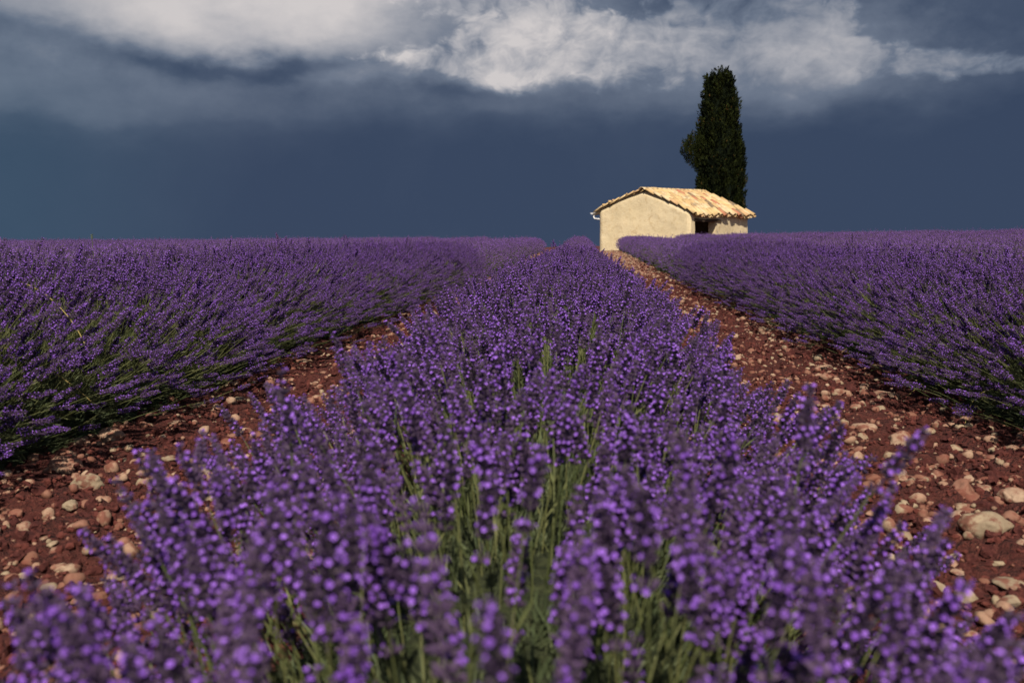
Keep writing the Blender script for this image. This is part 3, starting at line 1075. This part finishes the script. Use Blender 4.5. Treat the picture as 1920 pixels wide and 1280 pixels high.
for row, (cx, y0, y1, H, half, *_r) in zip([m_[0] for m_ in made], ROWS):
    tf = [tuft(70 + k).build('leaf_tuft', [M['leaf']], row) for k in range(3)]
    n = 2600
    a = rng.uniform(-1.5, 1.5, n); y = max(y0, .1) + (9 - max(y0, .1)) * rng.random(n) ** 1.3
    k = rng.uniform(.9, 1.08, n)
    t_ = sstep(y, 1.0, 3.6); half = half[0] + (half[1] - half[0]) * t_; H = H[0] + (H[1] - H[0]) * t_
    xx = np.sin(a) * half * (.53 if cx > -1 and cx < 1 else .41) * k; zz = np.cos(a) * H * .46 * k - .035 + base_g(cx + xx, y)
    P = np.stack([xx, y, zz], 1)
    E = np.stack([rng.normal(0, .2, n), a + rng.normal(0, .2, n), rng.normal(0, .5, n)], 1)
    S = np.repeat(rng.uniform(.8, 1.4, n)[:, None], 3, 1)
    for j in range(3):
        tf[j].location = P[j]; tf[j].rotation_euler = E[j]
        tag(tf[j], kind='stuff')
    o = scatter_points('leaf_mass', P[3:], E[3:], S[3:], rng.integers(0, 3, n)[3:], tf, row)
    tag(o, kind='stuff')

# a few dry straw stems caught in the rows
def dry_stem(name, pts, rad, label, group=None):
    mb = MB(); mb.tube(pts, rad, 5)
    o = mb.build(name, [M['straw']])
    return tag(o, label, 'dry stem', group)


def bez(p0, p1, p2, n=9):
    p0, p1, p2 = map(Vector, (p0, p1, p2))
    return [p0 * (1 - t) ** 2 + p1 * 2 * t * (1 - t) + p2 * t * t for t in [i / (n - 1) for i in range(n)]]


dry_stem('dry_stem', bez((-1.75, 2.9, .50), (-1.45, 2.75, .50), (-1.32, 2.66, .30)), .0016, 'arching yellow dry stem lying over the left lavender row near the picture edge')
dry_stem('dry_stem', bez((1.42, 3.35, .12), (1.30, 3.28, .13), (1.26, 3.20, .03)), .0009, 'pale dry stem bending from the right row down onto the stony strip')
dry_stem('dry_stem', bez((1.62, 3.1, .30), (1.50, 3.05, .31), (1.42, 3.0, .25)), .0010, 'short yellow dry stem sticking out of the side of the right row')
dry_stem('dry_stem', bez((-1.62, 2.75, .30), (-1.45, 2.70, .26), (-1.34, 2.72, .14)), .0010, 'thin yellow dry stem low in the side of the left row, near picture edge')
dry_stem('dry_stem', bez((1.50, 3.9, .14), (1.38, 3.86, .10), (1.27, 3.80, .02)), .0009, 'dry stem at the foot of the right row, farthest of the three on the right')


# ------------------------------------------------------------------ the hut
th = R(35)
gu = Vector((math.cos(th), -math.sin(th), 0))      # along the gable, A to B
gd = Vector((math.sin(th), math.cos(th), 0))       # along the side wall, B to C
Bx, By = 4.18 - .03, 38.9
Wd, Ld = 4.22, 5.05
hutz = ground_z(4, 40) - .15
eye = CAM_H
hut = empty('stone_hut', (Bx, By, hutz), -th)
tag(hut, 'small cream plastered field hut with clay tile roof standing beyond the rows', 'hut')
# hut frame: x along the gable (B at 0, A at -Wd), y along the side wall, z up
eA, eB, eC, eD = eye + .97 - hutz, eye + .82 - hutz, eye + .84 - hutz, eye + .97 - hutz
rN, rF = eye + 1.73 - hutz, eye + 1.80 - hutz


def sub_wall(corners_top, n_u, n_v, nrm_off, hole=None, seed=0, thick=.34):
    """A wall from two plan points up to a polyline top, with a slightly uneven trowelled face and real thickness."""
    pass


def wall_mesh(name, p0, p1, topf, inward, hole=None, seed=0, thick=.34, nu=46, nv=22):
    p0 = Vector(p0); p1 = Vector(p1); inw = Vector(inward)
    us = [i / nu for i in range(nu + 1)]; vs_ = [j / nv for j in range(nv + 1)]
    if hole:
        us = sorted(set([u for u in us if min(abs(u - hole[0]), abs(u - hole[1])) > .3 / nu] + [hole[0], hole[1]]))
        vs_ = sorted(set([v for v in vs_ if min(abs(v - hole[2]), abs(v - hole[3])) > .3 / nv] + [hole[2], hole[3]]))
    V_ = []; F_ = []

    def pt(u, v, side):
        h = topf(u) * v
        p = p0.lerp(p1, u) + Vector((0, 0, h))
        n = mnoise.noise(Vector((p.x * .9 + seed, p.y * .9, p.z * .9))) * .035 + mnoise.noise(Vector((p.x * 3 + seed, p.y * 3, p.z * 3))) * .012
        edge = min(u, 1 - u) * (p1 - p0).length
        rnd_ = .07 * max(0, 1 - edge / .16) ** 2 + .05 * max(0, 1 - (topf(u) - h) / .15) ** 2
        if side == 0:
            return p + inw * (n + rnd_ - .0)
        return p + inw * thick
    nu_, nv_ = len(us), len(vs_)
    for side in (0, 1):
        for v in vs_:
            for u in us:
                V_.append(pt(u, v, side))
    off = nu_ * nv_

    def inside(i, j):
        return hole and hole[0] - 1e-6 <= us[i] and us[i + 1] <= hole[1] + 1e-6 and hole[2] - 1e-6 <= vs_[j] and vs_[j + 1] <= hole[3] + 1e-6
    cells = [(i, j) for j in range(nv_ - 1) for i in range(nu_ - 1) if not inside(i, j)]
    edges = {}
    for i, j in cells:
        a = j * nu_ + i
        q = (a, a + 1, a + nu_ + 1, a + nu_)
        F_.append(q); F_.append(tuple(off + k for k in q[::-1]))
        for k in range(4):
            e = (q[k], q[(k + 1) % 4])
            edges[e] = edges.get(e, 0) + 1
    for (a, b) in list(edges):
        if (b, a) not in edges:
            F_.append((b, a, a + off, b + off))
    return mesh_obj(name, V_, F_, [M['plaster']], hut, smooth=False)


def gable_top(l, r, apex, at=.5):
    def f(u):
        if u < at:
            t = u / at
            return l + (apex - l) * t - .05 * math.sin(math.pi * t) * -.9
        t = (u - at) / (1 - at)
        return apex + (r - apex) * t + .05 * math.sin(math.pi * t) * .9
    return f


ap = .49
wall_mesh('gable_wall', (-Wd, 0, 0), (0, 0, 0), gable_top(eA + .05, eB + .05, rN - .01, ap), (0, 1, 0), seed=3, nu=56, nv=26)
wall_mesh('side_wall', (0, .345, 0), (0, Ld, 0), lambda u: eB + (eC - eB) * u, (-1, 0, 0), hole=(.012, .37, .0, .86), seed=8, nu=50, nv=24)
wall_mesh('back_wall', (-.345, Ld, 0), (-Wd + .345, Ld, 0), gable_top(eC + .1, eD + .1, rF - .08, 1 - ap), (0, -1, 0), seed=12, nu=30, nv=14)
wall_mesh('far_side_wall', (-Wd, Ld, 0), (-Wd, .345, 0), lambda u: eA + (eD - eA) * (1 - u), (1, 0, 0), seed=15, nu=30, nv=14)
# timber lintel over the opening, ends let into the plaster
y_a = .345 + .0 * (Ld - .345); y_b = .345 + .45 * (Ld - .345)
mb = MB()
npt = 12; vs = []; fs = []
zl = .86 * eB
for i in range(npt + 1):
    t = i / npt; y = y_a - .05 + (y_b - y_a + .05) * t
    for (dx_, dz_) in ((.045, -.055), (.05, .05), (-.30, .05), (-.30, -.055)):
        w = .014 * math.sin(t * 9 + dx_ * 30) + (-.04 * (t - .7) if t > .7 else 0) + .01 * rnd.uniform(-1, 1)
        vs.append((dx_ + rnd.uniform(-.008, .008), y, zl + dz_ + w))
for i in range(npt):
    for k in range(4):
        a = i * 4 + k; b = i * 4 + (k + 1) % 4
        fs.append((a, b, b + 4, a + 4))
fs.append((3, 2, 1, 0)); fs.append(tuple(npt * 4 + k for k in range(4)))
mb.add(vs, fs); mb.build('lintel', [M['wood']], hut)
# earth floor inside
mesh_obj('floor', [(-Wd + .35, .35, .02), (-.35, .35, .02), (-.35, Ld - .35, .02), (-Wd + .35, Ld - .35, .02)], [(0, 1, 2, 3)], [M['soil']], hut)

# roof: boards below, canal tiles above
roof = bpy.data.objects.new('roof', None)
ov = .17
xr = -Wd * (1 - ap)


def slope_point(side, s, y, lift=0.0):
    """side +1 = slope over the side wall, s 0 at the ridge .. 1 at the eave; the old roof sags a little."""
    t = y / Ld
    rz_ = rN + (rF - rN) * t
    if side > 0:
        ex = .11; ez = (eB + (eC - eB) * t) - .02
    else:
        ex = -Wd - .12; ez = (eA + (eD - eA) * t) - .03
    x = xr + (ex - xr) * s
    z = rz_ + (ez - rz_) * s
    z += .045 * math.sin(math.pi * s) + .02 * math.sin(y * 2.1 + s * 2) * s
    return Vector((x, y, z + lift + .03))


mb = MB()
for side in (1, -1):
    ns, nyy = 8, 10
    top_ = []; bot = []
    for lift in (0.0, -.03):
        for j in range(nyy + 1):
            for i in range(ns + 1):
                top_.append(slope_point(side, i / ns, -.01 + (Ld + .06) * j / nyy, lift))
    o_ = (ns + 1) * (nyy + 1); fs = []; ed = {}
    for j in range(nyy):
        for i in range(ns):
            a = j * (ns + 1) + i
            q = (a, a + 1, a + ns + 2, a + ns + 1)
            fs.append(q); fs.append(tuple(o_ + k for k in q[::-1]))
            for k in range(4):
                ed[(q[k], q[(k + 1) % 4])] = 1
    for a, b in list(ed):
        if (b, a) not in ed:
            fs.append((b, a, a + o_, b + o_))
    mb.add(top_, fs)
roof = mb.build('roof', [M['wood']], hut)


def canal_tile(seed, up=True, length=.47, r0=.132, r1=.098, th_=.022, seg=7):
    """Half-round clay tile lying along -Y (downhill), opening below (cover) or above (pan)."""
    vs = []; fs = []
    for k, (y, r_) in enumerate(((0, r1), (-length, r0))):
        for lay in (0, 1):
            rr = r_ - lay * th_
            for i in range(seg + 1):
                a = math.pi * i / seg
                z = math.sin(a) * rr * .80
                vs.append((math.cos(a) * rr, y, z if up else -z))
    n = seg + 1
    for i in range(seg):
        fs += [(i, i + 1, 2 * n + i + 1, 2 * n + i), (n + i, 3 * n + i, 3 * n + i + 1, n + i + 1), (2 * n + i, 2 * n + i + 1, 3 * n + i + 1, 3 * n + i), (i, n + i, n + i + 1, i + 1)]
    fs += [(0, 2 * n, 3 * n, n), (n - 1, 2 * n - 1, 4 * n - 1, 3 * n - 1)]
    return [Vector(v) for v in vs], fs


tv, tfc = canal_tile(0)
tm = bpy.data.meshes.new('tile'); tm.from_pydata(tv, [], tfc); tm.materials.append(M['tile'])
tm.polygons.foreach_set('use_smooth', np.ones(len(tfc), dtype=bool)); tm.update()
pvv, pfc = canal_tile(0, up=False)
pan = MB()
pitch_x = .325
ncol = int((Ld + .2) / pitch_x)
n_tiles = 0
for side in (1, -1):
    sl = (slope_point(side, 1, 0) - slope_point(side, 0, 0)).length
    nrow = 6
    for c_ in range(ncol + 1):
        yc = .085 + c_ * (Ld - .12) / ncol
        for r_i in range(nrow):
            s_hi = r_i / nrow; s_lo = (r_i + 1.15) / nrow
            if s_lo > 1.06:
                s_lo = 1.06
            jy = rnd.uniform(-.018, .018); s_hi += rnd.uniform(-.012, .02)
            a = slope_point(side, s_hi + .01, yc + jy); b = slope_point(side, s_lo, yc + jy * .3)
            dn = (b - a).normalized()
            # frame: local -Y downhill
            yax = -dn; xax = Vector((0, 1, 0)) if side < 0 else Vector((0, -1, 0))
            zax = xax.cross(yax).normalized()
            if zax.z < 0:
                xax = -xax; zax = xax.cross(yax).normalized()
            xax = yax.cross(zax)
            lift = .066 + rnd.uniform(-.006, .016) + .012 * (1 - 0)
            mtx = Matrix((xax, yax, zax)).transposed().to_4x4()
            tiltm = Matrix.Rotation(R(9) + rnd.uniform(-.03, .03) + (rnd.uniform(.03, .09) if rnd.random() < .3 else 0), 4, 'X') @ Matrix.Rotation(rnd.gauss(0, .06), 4, 'Z')
            if side > 0 or r_i in (0, nrow - 1) or c_ < 2:
                mt = Matrix.Translation(a + zax * lift) @ mtx @ tiltm
                o = bpy.data.objects.new('tile', tm); col.objects.link(o); o.parent = roof
                o.matrix_local = mt @ Matrix.Scale(rnd.uniform(.94, 1.06), 4)
                n_tiles += 1
            # pan between covers
            mp = Matrix.Translation(a + Vector((0, pitch_x / 2, 0)) + zax * .05) @ mtx @ Matrix.Rotation(R(3), 4, 'X')
            pan.add([mp @ v for v in pvv], pfc, 0, rnd.random())
o = pan.build('gutter_tiles', [M['tile']], roof, smooth=True, attr=True); tag(o, kind='stuff')
print('cover tiles', n_tiles)
# ridge tiles, bedded in mortar
rl = canal_tile(0, True, .44, .135, .118, .018, 8)
rm = bpy.data.meshes.new('ridge_tile'); rm.from_pydata(rl[0], [], rl[1]); rm.materials.append(M['tile'])
rm.polygons.foreach_set('use_smooth', np.ones(len(rl[1]), dtype=bool)); rm.update()
nr = 14
for i in range(nr):
    y = -.08 + (Ld + .10) * i / nr
    a = slope_point(1, 0, y)
    o = bpy.data.objects.new('ridge_tile', rm); col.objects.link(o); o.parent = roof
    o.location = a + Vector((rnd.uniform(-.008, .008), .40, .075 + rnd.uniform(-.006, .008)))
    o.rotation_euler = (R(3.2) + rnd.uniform(-.01, .02), 0, rnd.uniform(-.03, .03))
    
# loose stones and broken tile laid along the left slope's edge
for s, y, q in ((.66, .12, .07), (.72, .05, .09), (.86, .10, .10), (.93, .3, .07), (.35, .05, .05)):
    a = slope_point(-1, s, y)
    o = bpy.data.objects.new('loose_tile', rock_mesh('loose_tile', ICO1, int(s * 100), 1, 1.4, .6, .3, M['tile'], 5)); col.objects.link(o); o.parent = roof
    o.location = a + Vector((0, 0, .14)); o.scale = (q, q, q)
# gutter with bracket and swan-neck pipe on the left eave
mb = MB()
seg = 8; vs = []; fs = []
for k, y in enumerate((-.16, Ld + .1)):
    p = slope_point(-1, 1.02, max(0, min(Ld, y)))
    for lay in (0, 1):
        rr = .075 - lay * .006
        for i in range(seg + 1):
            a = math.pi * i / seg
            vs.append((p.x - .09 + math.cos(a) * rr, y, p.z - .03 - math.sin(a) * rr))
n = seg + 1
for i in range(seg):
    fs += [(i, i + 1, 2 * n + i + 1, 2 * n + i), (n + i, 3 * n + i, 3 * n + i + 1, n + i + 1), (i, n + i, n + i + 1, i + 1)]
fs.append(tuple(range(n)))
fs += [(0, 2 * n, 3 * n, n), (n - 1, 2 * n - 1, 4 * n - 1, 3 * n - 1)]
mb.add(vs, fs)
gut = mb.build('gutter', [M['gutter']], hut, smooth=False)
gp = slope_point(-1, 1.02, 0)
mb = MB()
gx = gp.x - .09
mb.tube([(gx, -.03, gp.z - .09), (gx, -.03, gp.z - .20), (gx + .05, -.03, gp.z - .27), (-Wd - .02, -.03, gp.z - .29), (-Wd + .04, -.03, gp.z - .29)], .032, 8)
mb.build('downpipe', [M['gutter']], hut, smooth=True)
mb = MB()
mb.add([(-Wd - .20, -.05, eA - .06), (-Wd + .02, -.05, eA + .01), (-Wd + .02, .03, eA + .01), (-Wd - .20, .03, eA - .06),
        (-Wd - .20, -.05, eA - .14), (-Wd + .02, -.05, eA - .10), (-Wd + .02, .03, eA - .10), (-Wd - .20, .03, eA - .14)],
       [(0, 1, 2, 3), (7, 6, 5, 4), (0, 4, 5, 1), (1, 5, 6, 2), (2, 6, 7, 3), (3, 7, 4, 0)])
mb.build('rafter_end', [M['wood']], hut)


# ------------------------------------------------------------------ the cypress
TY = 47.5
tx0 = (1345 - 1093) / F * TY + .05
tz0 = ground_z(tx0, TY)
tree = empty('cypress_tree', (tx0, TY, tz0))
tag(tree, 'tall dark columnar cypress with a bulge on its left side behind the hut', 'tree')
mpx = TY / F


def half_w(z, side):
    """Crown half width (m) left (-1) or right (+1) of the axis at height z above the eye line, read off the outline."""
    tab = [(135, 1343, 1345), (143, 1326, 1355), (160, 1320, 1359), (180, 1315, 1364), (200, 1311, 1370), (230, 1309, 1376), (260, 1309, 1382), (290, 1308, 1388), (320, 1307, 1391), (350, 1307, 1392), (380, 1308, 1391), (410, 1310, 1389), (440, 1316, 1384), (455, 1328, 1370)]
    py = 442 - z / mpx
    prev = tab[0]
    if py <= prev[0]:
        return 0.0
    for r_ in tab[1:]:
        if py <= r_[0]:
            t = (py - prev[0]) / (r_[0] - prev[0])
            a = prev[1] + (r_[1] - prev[1]) * t; b = prev[2] + (r_[2] - prev[2]) * t
            return (1350 - a) * mpx if side < 0 else (b - 1350) * mpx
        prev = r_
    return 0.0


def crown_r(z, ang):
    """ang measured round the axis; radius blends the left and right profiles."""
    c = math.cos(ang)
    l, r_ = half_w(z, -1), half_w(z, 1)
    w = .5 + .5 * c
    return l * (1 - w) + r_ * w


crown = MB()
ztop = (442 - 139) * mpx; zbot = (442 - 455) * mpx
zoff = CAM_H - tz0
# dense inner body of shaded twigs
vs = []; fs = []; NA, NZ = 20, 34
for j in range(NZ + 1):
    z = zbot + (ztop - .75 - zbot) * j / NZ
    for i in range(NA):
        a = 2 * math.pi * i / NA
        r_ = crown_r(z, a) * (.80 + .10 * mnoise.noise(Vector((math.cos(a) * 2, math.sin(a) * 2, z * 1.5))))
        vs.append((math.cos(a) * r_, math.sin(a) * r_, z + zoff))
for j in range(NZ):
    for i in range(NA):
        a = j * NA + i; b = j * NA + (i + 1) % NA
        fs.append((a, b, b + NA, a + NA))
crown.add(vs, fs, 0, 0.0)


def plume(mb, p, out, size, tint, r):
    """Upright spray of scale leaves: a flame of small faces leaning a little outward."""
    ax = (Vector((0, 0, 1)) + out * r.uniform(.05, .45) + Vector((r.uniform(-.15, .15), r.uniform(-.15, .15), 0))).normalized()
    ux = ax.cross(Vector((r.uniform(-1, 1), r.uniform(-1, 1), .2))).normalized(); uy = ax.cross(ux)
    for _ in range(r.randint(34, 46)):
        t = r.random()
        w = size * .15 * math.sin(math.pi * min(1, t * .85 + .13)) ** .8
        a = r.uniform(0, 6.28); rr = w * r.uniform(.45, 1.0)
        c = p + ax * (size * t) + (ux * math.cos(a) + uy * math.sin(a)) * rr
        o_ = ((ux * math.cos(a) + uy * math.sin(a)) * .5 + ax).normalized()
        s = o_.cross(Vector((r.uniform(-1, 1), r.uniform(-1, 1), r.uniform(-1, 1)))).normalized()
        L_ = size * r.uniform(.10, .20); wv = L_ * .30
        mb.add([c - s * wv, c + s * wv, c + o_ * L_], [(0, 1, 2)], 0, min(.999, max(0, tint + r.uniform(-.13, .13))) if r.random() > .004 else 1.0)


cr_ = random.Random(5)
for _ in range(1900):
    z = zbot + (ztop - .62 - zbot) * cr_.random() ** .92
    a = cr_.uniform(0, 6.283)
    size = cr_.uniform(.34, .85)
    r_ = crown_r(z + size * .75, a)
    if r_ <= 0:
        continue
    lump = .93 + .10 * mnoise.noise(Vector((math.cos(a) * 3, math.sin(a) * 3, z * 1.2)))
    rad = r_ * lump * cr_.uniform(.80, 1.0)
    out = Vector((math.cos(a), math.sin(a), 0))
    size *= .8 if z > ztop - 1.0 else 1
    plume(crown, Vector((out.x * rad, out.y * rad, z + zoff)) - out * .03, out, size, cr_.random() ** 1.6 * .95, cr_)
# bulge on the left: a leaning side branch
for _ in range(330):
    u = Vector((cr_.gauss(0, 1), cr_.gauss(0, 1), cr_.gauss(0, 1))).normalized() * cr_.random() ** .4
    cxx = (1304 - 1350) * mpx; czz = (442 - 287) * mpx
    px_ = cxx + u.x * .72; pz_ = czz - .12 + u.z * .95 * (1 - .55 * max(0, -u.x))
    top_lim = czz + .95 - max(0, (cxx - px_)) * .9
    if pz_ > top_lim - .2:
        continue
    plume(crown, Vector((px_, u.y * .55, pz_ + zoff)), Vector((-.7, u.y * .5, .1)), cr_.uniform(.25, .42), cr_.uniform(.35, 1.0) * .95, cr_)
# wisps: two tips, a low spray on the right and one on the left
for (px_, py_, sz_, ox) in ((1343, 140, .52, 0), (1340, 146, .5, 0), (1346, 150, .5, .1), (1334, 152, .42, -.1), (1328, 152, .38, -.2), (1352, 158, .4, .2), (1368, 185, .3, .6), (1308, 196, .25, -.8), (1392, 300, .25, .8),
                            (1307, 262, .35, -.3), (1304, 352, .4, -.4), (1306, 362, .4, -.3), (1396, 397, .42, .9), (1392, 400, .4, .7), (1400, 395, .3, 1.0)):
    for _ in range(3):
        plume(crown, Vector(((px_ - 1350) * mpx, cr_.uniform(-.15, .15), (442 - py_ - 17) * mpx + zoff)), Vector((ox, 0, 0)), sz_, .5, cr_)
crown.build('crown', [M['cypress']], tree, attr=True)
mb = MB()
mb.tube([(0, 0, -.2), (.02, 0, .5), (0, .02, 2.0), (.03, 0, 4.5), (-.05, 0, 7.6)], [.24, .19, .17, .10, .02], 10)
mb.build('trunk', [M['bark']], tree, smooth=True)

# lone thin weed that rises above the far left rows
wx = (148 - 1093) / F * 9.0 + .05
mb = MB()
wz = ground_z(wx, 9.0)
mb.tube([(0, 0, 0), (.01, 0, .35), (0, 0, CAM_H - wz + .015)], [.004, .0035, .003], 5)
for k in range(5):
    mb.tube([(0, 0, CAM_H - wz - .03 + k * .009), (.012 * (-1) ** k, .004, CAM_H - wz - .02 + k * .009)], .003, 4)
o = mb.build('tall_weed', [M['stem']]); o.location = (wx, 9.0, wz)
tag(o, 'single thin weed stem poking above the lavender on the far left skyline', 'weed')
# small green weed on the left soil strip beside the centre row
wx, wy = px2ground(508, 866)
r = random.Random(3); mb = MB()
for k in range(26):
    a = r.uniform(0, 6.28); e = r.uniform(.3, 1.2); L_ = r.uniform(.02, .045)
    d = Vector((math.cos(a) * math.cos(e), math.sin(a) * math.cos(e), math.sin(e)))
    s = d.cross(Vector((0, 0, 1))).normalized() * .005
    mb.add([Vector((0, 0, 0)), d * L_ * .6 + s, d * L_, d * L_ * .6 - s], [(0, 1, 2, 3)])
o = mb.build('small_weed', [M['leaf']]); o.location = (wx, wy, float(surf_z(wx, wy)) + .004)
tag(o, 'small leafy green weed on the soil strip left of the centre row', 'weed')
